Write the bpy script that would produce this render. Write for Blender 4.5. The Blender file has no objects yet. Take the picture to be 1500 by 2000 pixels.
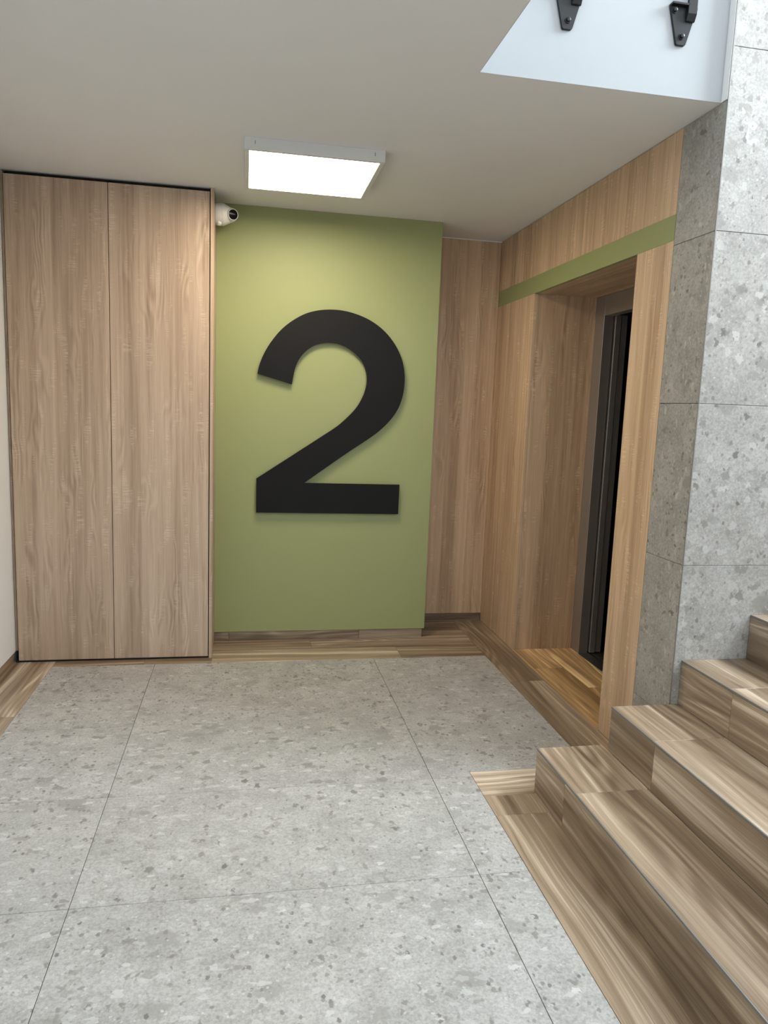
import bpy, bmesh, math, random
from mathutils import Vector, Matrix

random.seed(7)
scene = bpy.context.scene
C = scene.collection

# ------------------------------------------------------------------ camera
cam_d = bpy.data.cameras.new('camera')
cam = bpy.data.objects.new('camera', cam_d)
C.objects.link(cam)
cam.location = (-0.0803, -0.1583, 1.4317)
cam.rotation_euler = (1.4295, -0.0378, -0.1829)
cam_d.sensor_fit = 'HORIZONTAL'
cam_d.sensor_width = 36.0
cam_d.lens = 1429.77 / 1500 * 36.0
cam_d.clip_start = 0.02
scene.camera = cam

# ------------------------------------------------------------------ colour management
scene.view_settings.view_transform = 'Standard'
scene.view_settings.look = 'None'
scene.view_settings.gamma = 1
scene.view_settings.use_curve_mapping = False
scene.view_settings.exposure = 0.0

# ------------------------------------------------------------------ world + daylight through the windows
world = bpy.data.worlds.new('sky')
scene.world = world
world.use_nodes = True
bg = world.node_tree.nodes['Background']
bg.inputs[0].default_value = (0.75, 0.86, 1.0, 1)
bg.inputs[1].default_value = 0.6


def area(name, loc, rot, sx, sy, power, col):
    d = bpy.data.lights.new(name, 'AREA')
    d.shape = 'RECTANGLE'
    d.size, d.size_y = sx, sy
    d.energy = power
    d.color = col
    o = bpy.data.objects.new(name, d)
    o.location = loc
    o.rotation_euler = rot
    C.objects.link(o)
    return o


# stair window high on the right, over the upper flight
area('daylight_stair_window', (4.15, 1.30, 4.20), (0, math.radians(90), 0), 1.25, 1.4, 335, (0.83, 0.925, 1.0))
# glazed entrance behind the viewer
area('daylight_entrance', (1.70, -2.36, 1.30), (math.radians(-90), 0, math.radians(180)), 1.7, 2.2, 20, (0.90, 0.955, 1.0))
# tall glazing over the entrance, in front of the stair void
area('daylight_upper_glazing', (2.05, -2.36, 3.60), (math.radians(-90), 0, math.radians(180)), 2.3, 1.7, 92, (0.88, 0.945, 1.0))

# ------------------------------------------------------------------ measurements (metres)
H = 2.5214                      # ceiling
XL, XR = -1.290, 1.5253         # left wall, lift wall
YB, YG, YC = 4.5554, 4.1972, 3.9147   # back panelling, green wall, cupboard front
YW = 2.268                      # stair wall face
XG = 1.0368
XC0, XC1 = -1.2741, -0.2773
XF0 = 0.6502                    # left edge of the stair void
Y2, Y3, Y4 = 2.5274, 2.8013, 3.934    # stone|wood seam, lift niche near and far
D = 0.3867
HE, HB = 2.1106, 2.2082
S = [1.0174, 1.2848]
G = 0.2737
RISE = 0.1744
NSTEP = 7
while len(S) < NSTEP:
    S.append(S[-1] + G)
XB0, XB1, YSB = -1.0883, 1.3257, 3.834
XBR, YBR = 0.8123, 2.486
XJ1, XJ2 = -0.5595, 0.6502
YFRONT = -2.5
XEND = 4.20
ZTOP = 5.3
SLAB = 0.42
YFAS = YW + 0.035               # plane of the white slab edge
YST0 = 0.55                     # near end of the stairs


# ------------------------------------------------------------------ node helpers
class NT:
    def __init__(self, name):
        self.m = bpy.data.materials.new(name)
        self.m.use_nodes = True
        self.t = self.m.node_tree
        self.bsdf = self.t.nodes['Principled BSDF']

    def n(self, kind, **kw):
        nd = self.t.nodes.new(kind)
        for k, v in kw.items():
            setattr(nd, k, v)
        return nd

    def put(self, sock, v):
        if isinstance(v, bpy.types.NodeSocket):
            self.t.links.new(v, sock)
        elif isinstance(v, (tuple, list)):
            sock.default_value = tuple(v) + ((1,) if len(v) == 3 and len(sock.default_value) == 4 else ())
        else:
            sock.default_value = v

    def math(self, op, a, b=0.0, c=0.0, clamp=False):
        nd = self.n('ShaderNodeMath', operation=op, use_clamp=clamp)
        for i, v in enumerate((a, b, c)):
            self.put(nd.inputs[i], v)
        return nd.outputs[0]

    def vmath(self, op, a, b=(0, 0, 0), s=None):
        nd = self.n('ShaderNodeVectorMath', operation=op)
        self.put(nd.inputs[0], a)
        self.put(nd.inputs[1], b)
        if s is not None:
            self.put(nd.inputs['Scale'], s)
        return nd.outputs[0]

    def comb(self, x, y, z=0.0):
        nd = self.n('ShaderNodeCombineXYZ')
        for i, v in enumerate((x, y, z)):
            self.put(nd.inputs[i], v)
        return nd.outputs[0]

    def sep(self, v):
        nd = self.n('ShaderNodeSeparateXYZ')
        self.put(nd.inputs[0], v)
        return nd.outputs

    def noise(self, vec, scale=1.0, detail=3.0, rough=0.55, dim='3D', color=False):
        nd = self.n('ShaderNodeTexNoise', noise_dimensions=dim)
        self.put(nd.inputs['Vector'], vec)
        nd.inputs['Scale'].default_value = scale
        nd.inputs['Detail'].default_value = detail
        nd.inputs['Roughness'].default_value = rough
        return nd.outputs['Color' if color else 'Fac']

    def mix(self, fac, a, b, mode='MIX'):
        nd = self.n('ShaderNodeMix', data_type='RGBA', blend_type=mode)
        self.put(nd.inputs[0], fac)
        self.put(nd.inputs[6], a)
        self.put(nd.inputs[7], b)
        return nd.outputs[2]

    def ramp(self, fac, stops, interp='LINEAR'):
        nd = self.n('ShaderNodeValToRGB')
        cr = nd.color_ramp
        cr.interpolation = interp
        while len(cr.elements) < len(stops):
            cr.elements.new(0.5)
        for e, (p, c) in zip(cr.elements, stops):
            e.position = p
            e.color = tuple(c) + ((1,) if len(c) == 3 else ())
        self.put(nd.inputs[0], fac)
        return nd.outputs[0]

    def smooth(self, v, lo, hi, a=0.0, b=1.0):
        nd = self.n('ShaderNodeMapRange', interpolation_type='SMOOTHSTEP')
        self.put(nd.inputs[0], v)
        for i, q in enumerate((lo, hi, a, b)):
            self.put(nd.inputs[1 + i], q)
        return nd.outputs[0]

    def pos(self):
        return self.n('ShaderNodeNewGeometry').outputs['Position']

    def rnd(self):
        return self.n('ShaderNodeObjectInfo').outputs['Random']

    def bump(self, h, strength, dist):
        nd = self.n('ShaderNodeBump')
        nd.inputs['Strength'].default_value = strength
        nd.inputs['Distance'].default_value = dist
        self.put(nd.inputs['Height'], h)
        self.t.links.new(nd.outputs[0], self.bsdf.inputs['Normal'])

    def done(self, color, rough=0.5, metal=0.0, spec=0.5):
        self.put(self.bsdf.inputs['Base Color'], color)
        self.put(self.bsdf.inputs['Roughness'], rough)
        self.bsdf.inputs['Metallic'].default_value = metal
        self.bsdf.inputs['Specular IOR Level'].default_value = spec
        return self.m


def paint(name, col, rough=0.6, var=0.03, scale=2.0, bump=0.02, spec=0.35):
    t = NT(name)
    p = t.pos()
    f = t.noise(p, scale, 4)
    c = t.mix(f, tuple(x * (1 - var) for x in col), tuple(min(1, x * (1 + var)) for x in col))
    if bump:
        t.bump(t.noise(p, 260, 2), bump, 0.002)
    return t.done(c, rough, 0, spec)


def metal(name, col, rough=0.35, axis=2, metallic=1.0):
    t = NT(name)
    x, y, z = t.sep(t.pos())
    k = [x, y, z]
    s = [t.math('MULTIPLY', k[i], 2.0 if i == axis else 420.0) for i in range(3)]
    f = t.noise(t.comb(*s), 1.0, 2)
    c = t.mix(f, tuple(v * 0.8 for v in col), tuple(v * 1.2 for v in col))
    return t.done(c, t.math('MULTIPLY_ADD', f, 0.15, rough - 0.07), metallic)


def stone(name, bright=1.0, tint=(1, 1, 1)):
    t = NT(name)
    p0 = t.pos()
    off = t.vmath('SCALE', (13.1, 7.7, 3.3), s=t.rnd())
    p = t.vmath('ADD', p0, off)
    w1 = t.vmath('SUBTRACT', t.noise(p, 38, 3, color=True), (0.5, 0.5, 0.5))
    w = t.vmath('ADD', p, t.vmath('SCALE', w1, s=0.050))
    w2 = t.vmath('ADD', p, t.vmath('SCALE', t.vmath('SUBTRACT', t.noise(p, 120, 2, color=True), (0.5, 0.5, 0.5)), s=0.010))
    B = lambda r, g, b: (r * bright * tint[0], g * bright * tint[1], b * bright * tint[2])
    col = t.mix(t.smooth(t.noise(p, 7.5, 5, 0.7), 0.30, 0.70), B(.43, .42, .398), B(.56, .548, .525))
    fine = t.noise(p, 110, 4, 0.75)
    col = t.mix(t.smooth(fine, 0.30, 0.70), t.mix(1.0, col, (0.80, 0.80, 0.795), 'MULTIPLY'), t.mix(1.0, col, (1.18, 1.18, 1.17), 'MULTIPLY'))

    def layer(col, vec, scale, prob, size, soft, ca, cb, strength=1.0, seed=0.0, squash=(1, 1, 1), cells=False):
        v = t.n('ShaderNodeTexVoronoi', feature='F1')
        t.put(v.inputs['Vector'], t.vmath('ADD', t.vmath('MULTIPLY', vec, squash), (seed, seed * 0.7, seed * 1.3)))
        v.inputs['Scale'].default_value = scale
        r, g, b = t.sep(v.outputs['Color'])
        m = t.math('LESS_THAN', r, prob)
        if not cells:
            rad = t.math('MULTIPLY_ADD', b, size * 0.85, size * 0.30)
            d = t.math('SUBTRACT', 1.0, t.smooth(t.math('DIVIDE', v.outputs['Distance'], rad), 1.0 - soft, 1.0))
            m = t.math('MULTIPLY', m, d)
        m = t.math('MULTIPLY', m, t.math('MULTIPLY_ADD', b, 0.6 * strength, 0.4 * strength))
        return t.mix(m, col, t.mix(g, ca, cb))

    col = layer(col, w, 8.0, 0.45, 0.44, 0.40, B(.33, .32, .295), B(.40, .39, .37), 0.72, 3.1, (1, 1.6, 1.2))
    col = layer(col, w, 15.0, 0.36, 0.46, 0.35, B(.25, .24, .215), B(.38, .365, .335), 0.80, 1.7, (1, 1.8, 1.3))
    col = layer(col, w, 23.0, 0.26, 0.46, 0.35, B(.17, .16, .14), B(.36, .34, .31), 0.85, 5.3, (1.7, 1, 1.2))
    col = layer(col, w2, 40.0, 0.065, 0.4, 0.3, B(.60, .595, .58), B(.80, .79, .77), 0.70, 9.2, (1, 1.7, 1), True)
    col = layer(col, w2, 52.0, 0.22, 0.46, 0.4, B(.16, .15, .135), B(.36, .34, .31), 0.85, 2.6, (1.3, 1, 1))
    col = layer(col, w2, 105.0, 0.34, 0.45, 0.4, B(.20, .19, .17), B(.82, .81, .79), 0.65, 8.8)
    return t.done(col, t.math('MULTIPLY_ADD', fine, 0.15, 0.40), 0, 0.4)


def wood_vec(t, axis):
    x, y, z = t.sep(t.pos())
    k = [x, y, z]
    r = t.rnd()
    a = t.math('ADD', k[axis], t.math('MULTIPLY', r, 17.3))
    o = [k[i] for i in range(3) if i != axis]
    c = t.math('ADD', t.math('ADD', o[0], o[1]), t.math('MULTIPLY', r, 5.7))
    return a, c, r


def oak_laminate(name, axis, tone=1.42, tint=(1, 1, 1)):
    """pale rough-sawn oak decor: lamella strips, cathedral grain, cross saw marks"""
    t = NT(name)
    a, c, r = wood_vec(t, axis)
    V = lambda sa, sc, z=0.0: t.comb(t.math('MULTIPLY', a, sa), t.math('MULTIPLY', c, sc), z)
    wob = t.math('MULTIPLY_ADD', t.noise(V(0.9, 5.0, 3.0), 1, 3), 0.030, -0.015)
    cw = t.math('ADD', c, wob)
    W = lambda sa, sc, z=0.0: t.comb(t.math('MULTIPLY', a, sa), t.math('MULTIPLY', cw, sc), z)
    strip = t.n('ShaderNodeTexWhiteNoise', noise_dimensions='1D')
    t.put(strip.inputs['W'], t.math('FLOOR', t.math('DIVIDE', t.math('ADD', c, t.math('MULTIPLY', wob, 0.12)), 0.083)))
    sv = strip.outputs['Value']
    shift = t.math('MULTIPLY', sv, 9.0)
    big = t.noise(W(0.45, 9.0, 0.0), 1, 2)
    med = t.noise(W(1.1, 46.0, 4.0), 1, 4, 0.6)
    fin = t.noise(W(5.0, 300.0, 8.0), 1, 3, 0.7)
    # cathedral figure, only in patches of some strips
    nn = t.noise(t.comb(t.math('MULTIPLY', a, 2.0), t.math('MULTIPLY', c, 8.0), shift), 1, 2)
    cat = t.math('SINE', t.math('ADD', t.math('MULTIPLY', nn, 48.0), t.math('MULTIPLY', c, 230.0)))
    cmask = t.smooth(t.noise(t.comb(t.math('MULTIPLY', a, 1.9), t.math('MULTIPLY', c, 8.0), t.math('ADD', shift, 4.0)), 1, 1), 0.53, 0.68)
    f = t.math('ADD', t.math('MULTIPLY_ADD', big, 0.44, -0.06), t.math('MULTIPLY', med, 0.48))
    f = t.math('ADD', f, t.math('MULTIPLY', fin, 0.30))
    f = t.math('ADD', f, t.math('MULTIPLY_ADD', sv, 0.13, -0.10))
    f = t.math('ADD', f, t.math('MULTIPLY', t.math('MULTIPLY', cat, cmask), 0.080))
    col = t.ramp(f, [(0.22, (.150 * tone, .100 * tone, .066 * tone)), (0.40, (.265 * tone, .192 * tone, .135 * tone)),
                     (0.55, (.350 * tone, .265 * tone, .194 * tone)), (0.76, (.46 * tone, .365 * tone, .280 * tone))])
    tick = t.smooth(t.noise(V(240.0, 16.0, 12.0), 1, 2), 0.48, 0.60)
    tm = t.smooth(t.noise(t.comb(t.math('MULTIPLY', a, 5.0), t.math('MULTIPLY', c, 22.0), 21.0), 1, 2), 0.52, 0.68)
    tk = t.math('MULTIPLY', tick, tm)
    col = t.mix(t.math('MULTIPLY', tk, 0.34), col, (.60 * tone, .50 * tone, .40 * tone))
    if tint != (1, 1, 1):
        col = t.mix(1.0, col, tint, 'MULTIPLY')
    t.bump(t.math('ADD', fin, t.math('MULTIPLY', tick, 0.3)), 0.06, 0.001)
    return t.done(col, 0.48, 0, 0.4)


def plank_wood(name, axis, tint=(1, 1, 1)):
    """wood-look porcelain plank: long flowing streaks of mid and dark brown"""
    t = NT(name)
    a, c, r = wood_vec(t, axis)
    V = lambda sa, sc, z=0.0: t.comb(t.math('MULTIPLY', a, sa), t.math('MULTIPLY', c, sc), z)
    wob = t.math('MULTIPLY_ADD', t.noise(V(0.8, 4.0, 1.0), 1, 2), 0.10, -0.05)
    cw = t.math('ADD', c, wob)
    W = lambda sa, sc, z=0.0: t.comb(t.math('MULTIPLY', a, sa), t.math('MULTIPLY', cw, sc), z)
    big = t.noise(W(0.5, 13.0, 0.0), 1, 2)
    med = t.noise(W(0.9, 46.0, 5.0), 1, 4, 0.6)
    fin = t.noise(W(4.0, 260.0, 9.0), 1, 3, 0.65)
    ring = t.math('SINE', t.math('ADD', t.math('MULTIPLY', t.noise(V(0.8, 5.5, 14.0), 1, 1), 75.0), t.math('MULTIPLY', c, 60.0)))
    rm = t.smooth(t.noise(V(0.9, 6.0, 19.0), 1, 1), 0.48, 0.62)
    f = t.math('ADD', t.math('MULTIPLY', big, 0.58), t.math('MULTIPLY', med, 0.42))
    f = t.math('ADD', f, t.math('MULTIPLY', fin, 0.18))
    f = t.math('ADD', f, t.math('MULTIPLY', t.math('MULTIPLY', ring, rm), 0.05))
    f = t.math('ADD', f, t.math('MULTIPLY_ADD', r, 0.08, -0.07))
    col = t.ramp(f, [(0.32, (.100, .066, .040)), (0.47, (.195, .137, .087)),
                     (0.61, (.37, .282, .196)), (0.74, (.76, .65, .51))])
    if tint != (1, 1, 1):
        col = t.mix(1.0, col, tint, 'MULTIPLY')
    t.bump(fin, 0.05, 0.001)
    return t.done(col, t.math('MULTIPLY_ADD', fin, 0.12, 0.26), 0, 0.5)


M = {}
M['ceiling'] = paint('ceiling_paint', (.81, .81, .80), 0.8)
M['white'] = paint('white_paint', (.80, .80, .79), 0.75)
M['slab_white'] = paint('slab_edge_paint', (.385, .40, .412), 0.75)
M['green'] = paint('olive_green_paint', (.300, .330, .145), 0.5, 0.025, 3.0, 0.015)
M['stone'] = stone('ceppo_stone', 0.785)
M['stone_wall'] = stone('ceppo_stone_wall', 0.73, (1.0, 0.985, 0.965))
M['oak_z'] = oak_laminate('oak_laminate_upright', 2)
M['oak_y'] = oak_laminate('oak_laminate_level', 1, 1.6, (1.0, 0.93, 0.82))
M['oak_wall'] = oak_laminate('oak_laminate_wall', 2, 1.70, (1.0, 0.93, 0.82))
M['plank_x'] = plank_wood('wood_plank_across', 0)
M['plank_y'] = plank_wood('wood_plank_along', 1)
M['plank_lamplit'] = plank_wood('lamplit_wood_plank', 1, (1.85, 1.62, 1.14))  # same plank wood; warm lamplight in the niche put into the tint
M['grout'] = paint('grout', (.50, .485, .46), 0.9)
M['dark'] = paint('dark_gap', (.012, .010, .009), 0.8, 0.1)
M['black'] = paint('matt_black', (.006, .006, .0065), 0.6, 0.1, 6, 0.0, 0.2)
M['black_metal'] = paint('black_powder_coat', (.010, .012, .013), 0.38, 0.1, 9, 0.03)
M['steel'] = metal('brushed_dark_steel', (.40, .37, .34), 0.42, 2, 0.75)
M['sill_metal'] = metal('sill_aluminium', (.42, .42, .43), 0.35, 1)
M['trim_metal'] = metal('grey_edge_profile', (.25, .24, .225), 0.5, 1, 0.5)
M['alu'] = paint('white_aluminium', (.70, .70, .69), 0.45)
M['plastic'] = paint('white_plastic', (.74, .73, .70), 0.4)
M['car'] = paint('black_lift_interior', (.006, .006, .006), 0.6, 0.1)
M['substrate'] = paint('plaster', (.55, .53, .50), 0.9)
t = NT('lens_glass')
M['lens'] = t.done(t.mix(t.noise(t.pos(), 60), (.004, .004, .006), (.010, .009, .014)), 0.12, 0, 0.12)
t = NT('led_diffuser')
t.put(t.bsdf.inputs['Emission Color'], t.mix(t.noise(t.pos(), 3.0), (1.0, .85, .66), (1.0, .86, .68)))
t.bsdf.inputs['Emission Strength'].default_value = 25.0
M['led'] = t.done((.8, .8, .8), 0.5)
t = NT('window_glass')
t.bsdf.inputs['Transmission Weight'].default_value = 1.0
t.bsdf.inputs['IOR'].default_value = 1.02
M['glass'] = t.done(t.mix(t.noise(t.pos(), 2.0), (.96, .98, .97), (.98, .99, .99)), 0.0)


# ------------------------------------------------------------------ object helpers
def link(name, me, mat, parent=None, origin=(0, 0, 0)):
    """mesh given in world coordinates; origin is where the object's origin goes"""
    o = bpy.data.objects.new(name, me)
    ov = Vector(origin)
    me.transform(Matrix.Translation(-ov))
    if mat is not None:
        me.materials.append(M[mat])
    C.objects.link(o)
    if parent is not None:
        o.parent = parent
        pw = Vector(parent['_w'])
        o.location = ov - pw
    else:
        o.location = ov
    o['_w'] = tuple(ov)
    return o


def from_bm(name, bm, mat, parent=None, origin=(0, 0, 0), smooth=False):
    bmesh.ops.recalc_face_normals(bm, faces=bm.faces)
    me = bpy.data.meshes.new(name)
    bm.to_mesh(me)
    bm.free()
    if smooth:
        for p in me.polygons:
            p.use_smooth = True
    return link(name, me, mat, parent, origin)


def bm_box(bm, x0, x1, y0, y1, z0, z1, bevel=0.0):
    ret = bmesh.ops.create_cube(bm, size=1.0)
    vs = ret['verts']
    for v in vs:
        v.co = Vector((x0 + (v.co.x + .5) * (x1 - x0), y0 + (v.co.y + .5) * (y1 - y0), z0 + (v.co.z + .5) * (z1 - z0)))
    if bevel:
        es = list({e for v in vs for e in v.link_edges})
        bmesh.ops.bevel(bm, geom=es, offset=bevel, segments=1, affect='EDGES', clamp_overlap=True)


def box(name, x0, x1, y0, y1, z0, z1, mat, parent=None, bevel=0.0):
    bm = bmesh.new()
    bm_box(bm, x0, x1, y0, y1, z0, z1, bevel)
    return from_bm(name, bm, mat, parent, ((x0 + x1) / 2, (y0 + y1) / 2, z0))


def boxes(name, lst, mat, parent=None, bevel=0.0):
    bm = bmesh.new()
    for b in lst:
        bm_box(bm, *b, bevel)
    b = lst[0]
    return from_bm(name, bm, mat, parent, ((b[0] + b[1]) / 2, (b[2] + b[3]) / 2, b[4]))


def prism(name, pts, axis, d0, d1, mat, parent=None, bevel=0.0):
    """outline in the plane across `axis`, from d0 to d1 along it"""
    bm = bmesh.new()

    def P(p, d):
        return {0: (d, p[0], p[1]), 1: (p[0], d, p[1]), 2: (p[0], p[1], d)}[axis]
    vs = [bm.verts.new(P(p, d0)) for p in pts]
    f = bm.faces.new(vs)
    ext = bmesh.ops.extrude_face_region(bm, geom=[f])
    mv = [g for g in ext['geom'] if isinstance(g, bmesh.types.BMVert)]
    delta = {0: (d1 - d0, 0, 0), 1: (0, d1 - d0, 0), 2: (0, 0, d1 - d0)}[axis]
    bmesh.ops.translate(bm, verts=mv, vec=delta)
    if bevel:
        bmesh.ops.bevel(bm, geom=list(bm.edges), offset=bevel, segments=1, affect='EDGES', clamp_overlap=True)
    c = P((sum(p[0] for p in pts) / len(pts), min(p[1] for p in pts)), (d0 + d1) / 2)
    return from_bm(name, bm, mat, parent, c)


def lathe(name, profile, origin, direction, mat, parent=None, seg=32):
    """profile [(distance along direction, radius)]"""
    bm = bmesh.new()
    q = Vector((0, 0, 1)).rotation_difference(Vector(direction).normalized())
    rings = []
    for d, r in profile:
        if r <= 1e-6:
            rings.append([bm.verts.new(q @ Vector((0, 0, d)) + Vector(origin))])
        else:
            rings.append([bm.verts.new(q @ Vector((r * math.cos(2 * math.pi * k / seg), r * math.sin(2 * math.pi * k / seg), d)) + Vector(origin)) for k in range(seg)])
    for a, b in zip(rings, rings[1:]):
        for k in range(seg):
            k2 = (k + 1) % seg
            if len(a) == 1 and len(b) == 1:
                continue
            if len(a) == 1:
                bm.faces.new((a[0], b[k], b[k2]))
            elif len(b) == 1:
                bm.faces.new((a[k], a[k2], b[0]))
            else:
                bm.faces.new((a[k], a[k2], b[k2], b[k]))
    o = from_bm(name, bm, mat, parent, origin, smooth=True)
    o.data.set_sharp_from_angle(angle=math.radians(35))
    return o


def empty(name, loc):
    o = bpy.data.objects.new(name, None)
    o.location = loc
    o.empty_display_size = 0.1
    C.objects.link(o)
    o['_w'] = tuple(loc)
    return o


def tag(o, label, cat, group=None):
    o['label'] = label
    o['category'] = cat
    if group:
        o['group'] = group
    return o


def struct(o, label, cat):
    o['kind'] = 'structure'
    o['label'] = label
    o['category'] = cat
    return o


JT = 0.0009      # half joint between tiles / planks
TH = 0.012       # tile thickness
BV = 0.0012

# ================================================================== FLOOR
floor = box('floor', XL - .3, XEND, YFRONT, YB + .3, -0.20, -TH, 'grout')
struct(floor, 'lobby floor of pale speckled stone tiles edged with brown wood planks', 'floor')


def plank(x0, x1, y0, y1, mat, nm='plank'):
    return box(nm, x0 + JT * .6, x1 - JT * .6, y0 + JT * .6, y1 - JT * .6, -TH, 0.0, mat, floor, 0.0008)


# stone field: 1.2 x 0.6 m tiles
rows = [YSB, 3.048, 2.448, 1.848, 1.248, 0.648, 0.048, -0.552, -1.152, -1.752, -2.352]
for ytop, ybot in zip(rows, rows[1:]):
    for x0, x1 in ((XB0, XJ1), (XJ1, XJ2), (XJ2, None)):
        if x1 is None:
            if ybot >= YBR:
                segs = [(XJ2, XB1, ybot, ytop)]
            elif ytop > YBR:
                # tile notched round the foot of the stairs
                pts = [(XJ2 + JT, ybot + JT), (XBR - JT, ybot + JT), (XBR - JT, YBR + JT), (XB1 - JT, YBR + JT), (XB1 - JT, ytop - JT), (XJ2 + JT, ytop - JT)]
                prism('stone_tile', pts, 2, -TH, 0.0, 'stone', floor, 0.0008)
                continue
            else:
                segs = [(XJ2, XBR, ybot, ytop)]
        else:
            segs = [(x0, x1, ybot, ytop)]
        for a, b, c, d in segs:
            box('stone_tile', a + JT, b - JT, c + JT, d - JT, -TH, 0.0, 'stone', floor, 0.0008)

# wood border planks
yy = YB
for yn in (3.20, 2.0, 0.8, -0.4, -1.6, YFRONT + .12):           # left border
    plank(XL - .0215, XB0, yn, min(yy, YC + .05), 'plank_y')
    yy = yn
plank(XB0, -0.62, YSB, YC + .05, 'plank_x')                      # strip in front of the cupboard
plank(-0.62, -0.26, YSB, YC + .05, 'plank_x')
plank(-0.26, 0.8190, YSB, 4.030, 'plank_x')                      # back border rows
plank(0.8190, XB1, YSB, 4.030, 'plank_x')
plank(-0.26, 0.3140, 4.030, YG + .03, 'plank_x')
plank(0.3140, XB1, 4.030, YG + .03, 'plank_x')
plank(XG, XB1, YG + .03, 4.43, 'plank_x')
plank(XG, XB1, 4.43, YB, 'plank_x')
plank(XB1, XR, 3.42, YB, 'plank_y')                              # border along the lift wall
plank(XB1, XR, YBR, 3.42, 'plank_y')
plank(XR, XR + .195, Y3, 3.60, 'plank_lamplit')                        # lift niche
plank(XR, XR + .195, 3.60, Y4, 'plank_lamplit')
plank(XR + .195, XR + D, Y3, 3.30, 'plank_lamplit')
plank(XR + .195, XR + D, 3.30, Y4, 'plank_lamplit')
plank(XBR, XB1, 2.297, YBR, 'plank_x')                           # round the first step
plank(XB1, XR, 2.297, YBR, 'plank_x')
yy = 2.297
for yn in (2.163, 0.963, -0.237, -1.437, YFRONT + .12):
    plank(XBR, S[0] + .03, yn, yy, 'plank_y')
    yy = yn
plank(S[0] + .03, XEND, YFRONT + .12, YST0 - .02, 'plank_x')

# ================================================================== CEILING AND UPPER SLAB
E_ = 0.0015
ceil_pts = [(XL - .3, YFRONT), (XF0 - E_, YFRONT), (XF0 - E_, YFAS + E_), (XR + D, YFAS + E_), (XR + D, YB + .3), (XL - .3, YB + .3)]
ceiling = prism('ceiling', ceil_pts, 2, H, H + .05, 'ceiling')
struct(ceiling, 'matt white ceiling over the lobby with a cut-out for the stairs', 'ceiling')
slab_pts = [(XL - .3, YFRONT), (XF0 - E_, YFRONT), (XF0 - E_, YFAS + E_), (XR - .004, YFAS + E_), (XR - .004, YB + .3), (XL - .3, YB + .3)]
slab = prism('floor_upper', slab_pts, 2, H + .05, H + SLAB, 'white')
struct(slab, 'upper floor slab above the lobby ceiling', 'floor')
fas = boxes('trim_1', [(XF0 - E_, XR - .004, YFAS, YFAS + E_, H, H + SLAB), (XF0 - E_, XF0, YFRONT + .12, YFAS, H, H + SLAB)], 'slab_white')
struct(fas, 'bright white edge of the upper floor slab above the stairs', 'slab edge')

# ================================================================== LEFT WALL
wl = boxes('wall_left', [(XL - .15, XL, YFRONT, YB + .3, 0.060, H), (XL - .15, XL - .022, YFRONT, YB + .3, -.02, 0.060)], 'white')
struct(wl, 'plain white wall at the left edge', 'wall')
bl = empty('baseboard_left', (XL - .012, 0.7, 0.0))
struct(bl, 'low wood-plank skirting set back under the white left wall', 'baseboard')
yy = YC + .02
for yn in (3.05, 1.85, 0.65, -0.55, -1.75, YFRONT + .12):
    box('plank', XL - .0215, XL - .010, yn + .0006, yy - .0006, 0.0003, 0.0598, 'plank_y', bl, 0.0006)
    yy = yn

# ================================================================== BACK WALL (green box + oak panelling)
wb = box('wall_back', XL, XR + D, YB + .02, YB + .3, -.02, H, 'substrate')
struct(wb, 'back wall with olive green painted face and oak panelling beside it', 'wall')
box('green_panel', XL + .002, XG, YG, YB + .02, 0.060, H, 'green', wb, 0.0015)
for a, b in ((-.262, -.174), (-.174, .62), (.62, XG - .012)):
    box('skirting', a + .0008, b - .0008, YG + .014, YG + .06, 0.0, 0.0605, 'plank_x', wb, 0.0006)
box('oak_panel', XG, XR, YB, YB + .019, 0.052, H - .004, 'oak_wall', wb, 0.001)
box('skirting', XG, XR, YB + .012, YB + .0195, 0.0, 0.053, 'plank_x', wb)
box('shadow_bead', XG, XR, YB - .004, YB, H - .006, H, 'ceiling', wb)

# ================================================================== LIFT WALL (right)
wr = boxes('wall_right', [
    (XR + .02, XR + D, YW + .04, Y3 - .019, -.02, H),
    (XR + .02, XR + D, Y4 + .019, YB + .02, -.02, H),
    (XR + .02, XR + D, Y3 - .019, Y4 + .019, HE + .019, H)], 'substrate')
struct(wr, 'oak panelled lift wall with a green band over the opening', 'wall')
box('oak_panel', XR, XR + .02, Y2 + .002, YB, HB, H - .003, 'oak_wall', wr, 0.0008)
box('green_band', XR, XR + .02, Y2 + .002, YB, HE, HB, 'green', wr, 0.0006)
box('oak_panel', XR, XR + .02, Y2 + .002, Y3, 0.0, HE, 'oak_wall', wr, 0.0008)
box('oak_panel', XR, XR + .02, Y4, YB, 0.0, HE, 'oak_wall', wr, 0.0008)
box('jamb_panel', XR + .0205, XR + D, Y4, Y4 + .019, 0.0, HE, 'oak_wall', wr, 0.0008)
box('jamb_panel', XR + .0205, XR + D, Y3 - .019, Y3, 0.0, HE, 'oak_wall', wr, 0.0008)
box('soffit_panel', XR + .0205, XR + D, Y3, Y4, HE, HE + .019, 'oak_y', wr, 0.0008)
# stone facing between the panelling and the stair wall
zj = [0.0, 0.2909, 0.8909, 1.4909, 2.0909, H]
for z0, z1 in zip(zj, zj[1:]):
    box('stone_tile', XR, XR + .02, YW + .001, Y2 - .001, z0 + JT, z1 - JT, 'stone_wall', wr, 0.0008)
box('seam_trim', XR + .004, XR + .02, Y2 - .001, Y2 + .002, 0.0, H, 'dark', wr)

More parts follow.
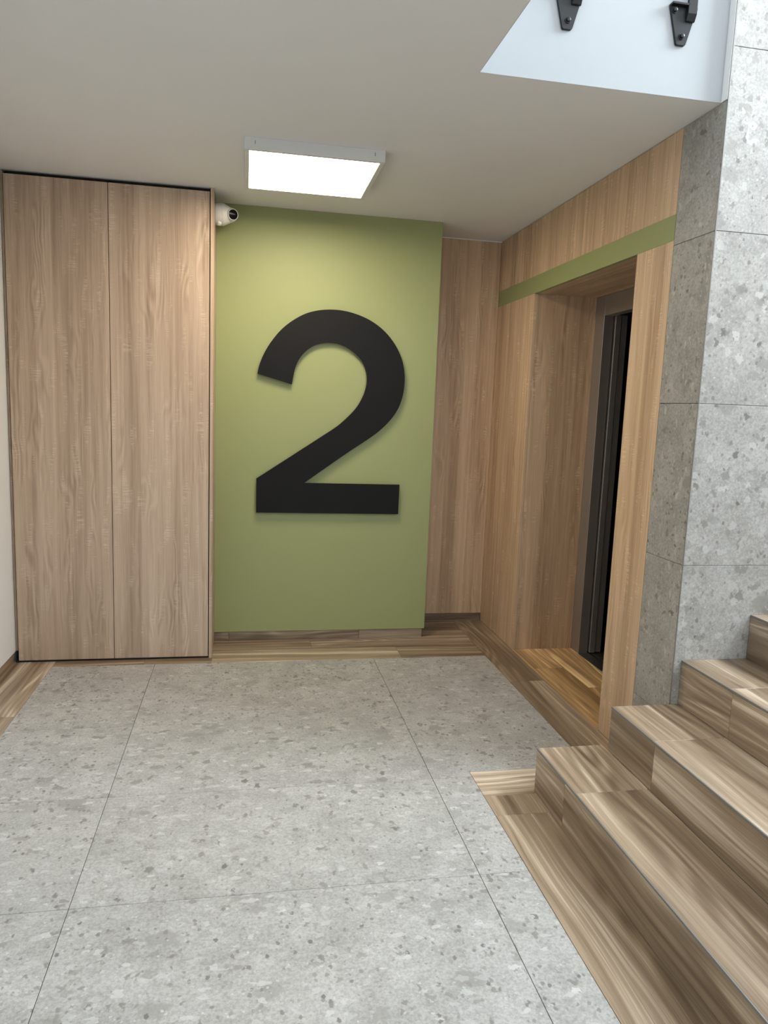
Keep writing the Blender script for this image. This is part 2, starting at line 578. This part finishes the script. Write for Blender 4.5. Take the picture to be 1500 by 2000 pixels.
# ================================================================== STAIR WALL
ws = box('wall_stair', XR + .0205, XEND, YW + TH, YW + .04, -.02, ZTOP, 'substrate')
struct(ws, 'tall wall of pale grey speckled stone tiles beside the stairs', 'wall')
zj = [0.0] + [0.2909 + .6 * k for k in range(9)]
for z0, z1 in zip(zj, zj[1:]):
    xs = [XR + .001, XR + 1.2, XR + 2.4, XEND]
    for x0, x1 in zip(xs, xs[1:]):
        box('stone_tile', x0 + JT * .5, x1 - JT * .5, YW, YW + TH, z0 + JT, z1 - JT, 'stone_wall', ws, 0.0008)
box('corner_trim', XR - .0015, XR + .002, YW - .0015, YW + .002, 0.0, ZTOP, 'trim_metal', ws)
box('edge_strip', XR - .0035, XR + .0205, YW + .002, YW + .04, H + .001, ZTOP, 'white', ws)

# ================================================================== ROOM BEHIND AND ABOVE THE VIEW
wf = boxes('wall_front', [
    (XL, 0.75, YFRONT, YFRONT + .12, 0, H), (2.65, XEND, YFRONT, YFRONT + .12, 0, 2.7),
    (0.75, 2.65, YFRONT, YFRONT + .12, 2.5, 2.7), (0.75, XEND, YFRONT, YFRONT + .12, 4.5, ZTOP),
    (0.75, 0.85, YFRONT, YFRONT + .12, 2.7, 4.5), (3.25, XEND, YFRONT, YFRONT + .12, 2.7, 4.5), (XL - .15, 0.75, YFRONT, YFRONT + .12, H + SLAB, ZTOP)], 'white')
struct(wf, 'white wall with the glazed entrance behind the viewer', 'wall')
d1 = boxes('door_1', [(0.75, 0.81, YFRONT + .02, YFRONT + .07, 0, 2.5), (2.59, 2.65, YFRONT + .02, YFRONT + .07, 0, 2.5),
                      (1.67, 1.73, YFRONT + .02, YFRONT + .07, 0, 2.5), (0.81, 2.59, YFRONT + .02, YFRONT + .07, 2.44, 2.5),
                      (0.81, 2.59, YFRONT + .02, YFRONT + .07, 0, .08)], 'black_metal')
struct(d1, 'black framed glazed entrance door behind the viewer', 'door')
box('pane', 0.81, 1.67, YFRONT + .04, YFRONT + .05, .08, 2.44, 'glass', d1)
box('pane', 1.73, 2.59, YFRONT + .04, YFRONT + .05, .08, 2.44, 'glass', d1)
WY0, WY1, WZ0, WZ1 = 0.55, 2.05, 3.50, 4.90
w2 = boxes('window_2', [
    (0.85, 0.91, YFRONT + .02, YFRONT + .07, 2.7, 4.5), (3.19, 3.25, YFRONT + .02, YFRONT + .07, 2.7, 4.5),
    (2.02, 2.08, YFRONT + .02, YFRONT + .07, 2.76, 4.44), (0.91, 3.19, YFRONT + .02, YFRONT + .07, 2.7, 2.76),
    (0.91, 3.19, YFRONT + .02, YFRONT + .07, 4.44, 4.5)], 'black_metal')
struct(w2, 'tall glazing above the entrance behind the viewer', 'window')
box('pane', 0.91, 2.02, YFRONT + .04, YFRONT + .05, 2.76, 4.44, 'glass', w2)
box('pane', 2.08, 3.19, YFRONT + .04, YFRONT + .05, 2.76, 4.44, 'glass', w2)
wo = boxes('wall_outer', [
    (XEND, XEND + .15, YFRONT, YB + .3, -.02, WZ0), (XEND, XEND + .15, YFRONT, YB + .3, WZ1, ZTOP),
    (XEND, XEND + .15, YFRONT, WY0, WZ0, WZ1), (XEND, XEND + .15, WY1, YB + .3, WZ0, WZ1)], 'white')
struct(wo, 'white outer wall of the stairwell with the high window', 'wall')
w1 = boxes('window_1', [
    (XEND + .04, XEND + .10, WY0, WY0 + .06, WZ0, WZ1), (XEND + .04, XEND + .10, WY1 - .06, WY1, WZ0, WZ1),
    (XEND + .04, XEND + .10, WY0 + .06, WY1 - .06, WZ0, WZ0 + .06), (XEND + .04, XEND + .10, WY0 + .06, WY1 - .06, WZ1 - .06, WZ1)], 'black_metal')
struct(w1, 'high stairwell window letting daylight down on the stairs', 'window')
box('pane', XEND + .06, XEND + .07, WY0 + .06, WY1 - .06, WZ0 + .06, WZ1 - .06, 'glass', w1)
roof = box('ceiling_upper', XL - .3, XEND + .15, YFRONT, YB + .3, ZTOP, ZTOP + .1, 'white')
struct(roof, 'white ceiling above the stairwell', 'ceiling')
wu = box('wall_upper', XL - .15, XL, YFRONT + .12, YB + .3, H + SLAB, ZTOP, 'white')
struct(wu, 'white wall of the upper landing', 'wall')
wub = box('wall_upper_back', XL, XR, YB + .1, YB + .3, H + SLAB, ZTOP, 'white')
struct(wub, 'white back wall of the upper landing', 'wall')

# ================================================================== STAIRCASE
stairs = empty('staircase', (S[0], YW, 0.0))
tag(stairs, 'brown wood-plank staircase climbing to the right along the stone wall', 'staircase')
JY = [1.978, 0.95]
for k in range(NSTEP):
    x0 = S[k]
    x1 = S[k + 1] if k + 1 < NSTEP else XEND - .01
    z1 = RISE * (k + 1)
    ye = 2.312 if k == 0 else (YW - .001)
    core = box('step', x0 + TH, x1 + (TH if k + 1 < NSTEP else 0), YST0, ye - .002, 0.0, z1 - TH, 'grout', stairs)
    jo = 0.0 if k % 2 == 0 else -.004
    js = [ye] + [j + jo for j in JY] + [YST0]
    for ya, yb in zip(js, js[1:]):
        box('tread_plank', x0 + .0035, x1 - .0003 if k + 1 < NSTEP else x1, yb + JT * .6, ya - JT * .6, z1 - TH, z1, 'plank_y', core, 0.0008)
    rj = [ye, 1.965 if k >= 1 else 2.06, 0.83, YST0]
    for ya, yb in zip(rj, rj[1:]):
        box('riser_plank', x0, x0 + TH, yb + JT * .6, ya - JT * .6, z1 - RISE + (0.0003), z1 - .008, 'plank_y', core, 0.0006)
    box('edge_trim', x0 - .0012, x0 + .0036, YST0, ye, z1 - .0075, z1 + .0003, 'trim_metal', core, 0.0006)

# ================================================================== BUILT-IN CUPBOARD
cup = empty('built_in_cupboard', ((XC0 + XC1) / 2, YC, 0.0))
tag(cup, 'full-height oak cupboard with two plain doors beside the green wall', 'cupboard')
box('carcass', XC0 + .004, XC1 - .002, YC + .022, YG - .001, 0.010, H - .003, 'dark', cup)
XM = 0.5 * (XC0 + XC1) - .007
box('door', XC0 + .002, XM - .0016, YC, YC + .019, 0.011, H - .020, 'oak_z', cup, 0.001)
box('door', XM + .0016, XC1 - .005, YC, YC + .019, 0.011, H - .020, 'oak_z', cup, 0.001)
box('side_panel', XC1, XC1 + .018, YC - .002, YG - .001, 0.0005, H - .001, 'oak_z', cup, 0.001)
box('filler_strip', XL + .001, XC0 - .004, YC + .014, YC + .033, 0.062, H - .003, 'oak_z', cup, 0.0008)
box('plinth', XL + .002, XC1 - .002, YC + .004, YC + .020, 0.0005, 0.010, 'dark', cup)

# ================================================================== NUMERAL
OUT = [(-0.0248, 1.5988), (-0.0123, 1.6551), (0.0177, 1.727), (0.0566, 1.7905), (0.1088, 1.8547), (0.1702, 1.9064), (0.2409, 1.9482), (0.3124, 1.9709), (0.3845, 1.9805), (0.4574, 1.9788), (0.5311, 1.9653), (0.6058, 1.9394), (0.6722, 1.9023), (0.7303, 1.8534), (0.7799, 1.792), (0.816, 1.7221), (0.8343, 1.6517), (0.839, 1.5856), (0.8331, 1.5188), (0.8157, 1.4533), (0.7848, 1.3928), (0.7411, 1.3383), (0.6859, 1.2852), (0.6211, 1.2366), (0.5471, 1.1860), (0.4641, 1.1267)]
INN = [(0.3854, 1.2722), (0.4493, 1.3184), (0.5128, 1.3777), (0.5579, 1.4317), (0.5889, 1.488), (0.6067, 1.5436), (0.6113, 1.5986), (0.601, 1.6527), (0.5769, 1.7013), (0.5385, 1.74), (0.4887, 1.7715), (0.4396, 1.7886), (0.3897, 1.7934), (0.3372, 1.7871), (0.2903, 1.7687), (0.2495, 1.738), (0.2169, 1.6991), (0.1951, 1.6551), (0.1824, 1.6059), (0.1729, 1.5461)]


def catmull(P, n=4):
    out = []
    for i in range(len(P) - 1):
        p0 = Vector(P[max(i - 1, 0)]); p1 = Vector(P[i]); p2 = Vector(P[i + 1]); p3 = Vector(P[min(i + 2, len(P) - 1)])
        for k in range(n):
            s = k / n
            q = 0.5 * ((2 * p1) + (p2 - p0) * s + (2 * p0 - 5 * p1 + 4 * p2 - p3) * s * s + (3 * p1 - p0 - 3 * p2 + p3) * s ** 3)
            out.append((q.x, q.y))
    out.append(tuple(P[-1]))
    return out


two = catmull(OUT) + [(0.2555, 0.9735), (0.8335, 0.9735), (0.8318, 0.7935), (-0.0215, 0.7935), (-0.0225, 0.9946)] + catmull(INN)
num = empty('number_sign', (0.40, YG - .03, 0.7935))
tag(num, 'giant matt black numeral 2 mounted on the green wall', 'sign')
prism('numeral', two, 1, YG - .030, YG - .018, 'black', num)
for px, pz in ((0.07, .88), (0.72, .88), (0.44, 1.22), (0.72, 1.55), (0.40, 1.885), (0.09, 1.62)):
    lathe('standoff', [(0, 0), (0, .008), (.018, .008), (.018, 0)], (px, YG - .018, pz), (0, 1, 0), 'black', num, 12)

# ================================================================== CEILING LIGHT
lx0, lx1, ly0, ly1 = -0.1045, 0.4905, 3.112, 3.705
zb = H - .049
cl = empty('ceiling_light', ((lx0 + lx1) / 2, (ly0 + ly1) / 2, zb))
tag(cl, 'square white surface-mounted LED panel lit on the ceiling', 'ceiling light')
fw = 0.021
box('frame_side', lx0, lx1, ly0, ly0 + fw, zb, H, 'alu', cl, 0.0012)
box('frame_side', lx0, lx1, ly1 - fw, ly1, zb, H, 'alu', cl, 0.0012)
box('frame_side', lx0, lx0 + fw, ly0 + fw, ly1 - fw, zb, H, 'alu', cl, 0.0012)
box('frame_side', lx1 - fw, lx1, ly0 + fw, ly1 - fw, zb, H, 'alu', cl, 0.0012)
box('diffuser', lx0 + fw, lx1 - fw, ly0 + fw, ly1 - fw, zb + .002, zb + .008, 'led', cl)
for px in (lx0 + .045, lx1 - .045):
    box('slot', px - .0015, px + .0015, ly0 - .0006, ly0 + .002, zb + .022, zb + .036, 'trim_metal', cl)

# ================================================================== SECURITY CAMERA
xs_ = XC1 + .018
cy_, cz_ = 4.055, 2.426
cc = empty('security_camera', (xs_, cy_, cz_))
tag(cc, 'small white dome security camera on the cupboard side near the ceiling', 'camera')
lathe('base', [(0, 0), (0, .054), (.004, .057), (.026, .0585), (.034, .058), (.0345, .0560), (.037, .0560), (.0375, .0575), (.044, .0570), (.060, .049), (.078, .040), (.084, .034), (.084, 0)], (xs_, cy_, cz_), (1, 0, 0), 'plastic', cc, 40)
bc = Vector((xs_ + .078, cy_ - .006, cz_ - .001))
ball = []
for i in range(15):
    a = math.pi * i / 14
    ball.append((-.038 * math.cos(a), .038 * math.sin(a)))
ldir = Vector((0.42, -0.90, -0.10)).normalized()
head = lathe('camera_head', ball, tuple(bc), tuple(ldir), 'plastic', cc, 36)
lathe('lens_collar', [(.018, 0), (.018, .0315), (.036, .0300), (.040, .0285), (.040, .0262), (.038, .0258), (.038, 0)], tuple(bc), tuple(ldir), 'plastic', head, 32)
lathe('lens', [(.0382, 0), (.0382, .0257), (.0395, .0250), (.0412, .014), (.0416, 0)], tuple(bc), tuple(ldir), 'lens', head, 28)
lathe('screw_cap', [(0, 0), (0, .013), (.010, .012), (.015, .008), (.017, 0)], (xs_ + .021, cy_ - .026, cz_ - .048), (0.05, -.55, -0.83), 'plastic', cc, 20)

# ================================================================== LIFT
lift = empty('lift', (XR + D + .08, (Y3 + Y4) / 2, 0.0))
tag(lift, 'dark brushed steel lift entrance with open doors and black interior', 'lift')
XD = XR + D
fw2 = .108
box('door_jamb', XD, XD + .058, Y4 - fw2, Y4, 0.0, HE - .001, 'steel', lift, 0.001)
box('door_jamb', XD, XD + .058, Y3, Y3 + fw2, 0.0, HE - .001, 'steel', lift, 0.001)
box('door_head', XD, XD + .058, Y3 + fw2, Y4 - fw2, HE - .112, HE - .001, 'steel', lift, 0.001)
sill = box('sill', XD + .004, XD + .20, Y3 + .01, Y4 - .01, -.012, 0.002, 'sill_metal', lift)
for g in (.066, .104, .150):
    box('groove', XD + g, XD + g + .012, Y3 + .02, Y4 - .02, 0.0021, 0.0026, 'dark', sill)
box('door_panel', XD + .066, XD + .100, Y4 - fw2 - .012, Y4 + .40, 0.008, HE - .105, 'steel', lift, 0.001)
box('door_panel', XD + .108, XD + .142, Y4 - fw2 - .004, Y4 + .42, 0.008, HE - .105, 'steel', lift, 0.001)
boxes('lift_car', [
    (XD + .20, XD + 1.4, Y4 + .02, Y4 + .05, 0, 2.3), (XD + .20, XD + 1.4, Y3 - .05, Y3 - .02, 0, 2.3),
    (XD + 1.4, XD + 1.43, Y3 - .05, Y4 + .05, 0, 2.3), (XD + .20, XD + 1.43, Y3 - .05, Y4 + .05, -.03, 0),
    (XD + .06, XD + 1.43, Y3 - .05, Y4 + .46, 2.3, 2.33), (XD + .062, XD + .19, Y4 + .44, Y4 + .46, 0, 2.3),
    (XD + .19, XD + .20, Y4 - .085, Y4 + .46, 0, 2.3)], 'car', lift)

# ================================================================== RAILING ON THE SLAB EDGE
rail = empty('railing', (1.14, YFAS, H + .16))
tag(rail, 'black steel railing bolted to the white slab edge above the stairs', 'railing')
for xc in (0.9365, 1.3455):
    zt, zbm = 2.806, 2.681
    pts = [(xc - .050, zt), (xc - .049, zt - .010), (xc - .019, zbm + .004), (xc - .015, zbm), (xc + .013, zbm), (xc + .017, zbm + .004), (xc + .045, zt - .022), (xc + .051, zt - .008), (xc + .050, zt)]
    pl = prism('bracket_plate', pts, 1, YFAS - .010, YFAS, 'black_metal', rail, 0.001)
    for bx, bz in ((xc - .001, zbm + .027), (xc - .034, zt - .020), (xc + .033, zt - .020)):
        lathe('bolt', [(-.001, 0), (-.001, .0105), (.003, .0105), (.003, .0075), (.009, .0070), (.0105, .004), (.0105, 0)], (bx, YFAS - .010, bz), (0, -1, 0), 'black_metal', pl, 12)
    box('flange', xc - .050, xc + .012, YFAS - .026, YFAS - .0095, zt - .007, zt, 'black_metal', pl, 0.001)
    # flat bar post with a tapered foot welded to the plate
    foot = [(YFAS - .010, zt - .052), (YFAS - .016, zt - .050), (YFAS - .026, zt - .030), (YFAS - .026, zt + 1.10), (YFAS - .014, zt + 1.10), (YFAS - .014, zt + .004), (YFAS - .010, zt)]
    prism('post', foot, 0, xc + .008, xc + .040, 'black_metal', rail, 0.001)
box('handrail', XF0 - .02, XR - .02, YFAS - .040, YFAS - .002, 2.806 + 1.10, 2.806 + 1.112, 'black_metal', rail, 0.002)

for o in list(bpy.data.objects):
    if '_w' in o:
        del o['_w']
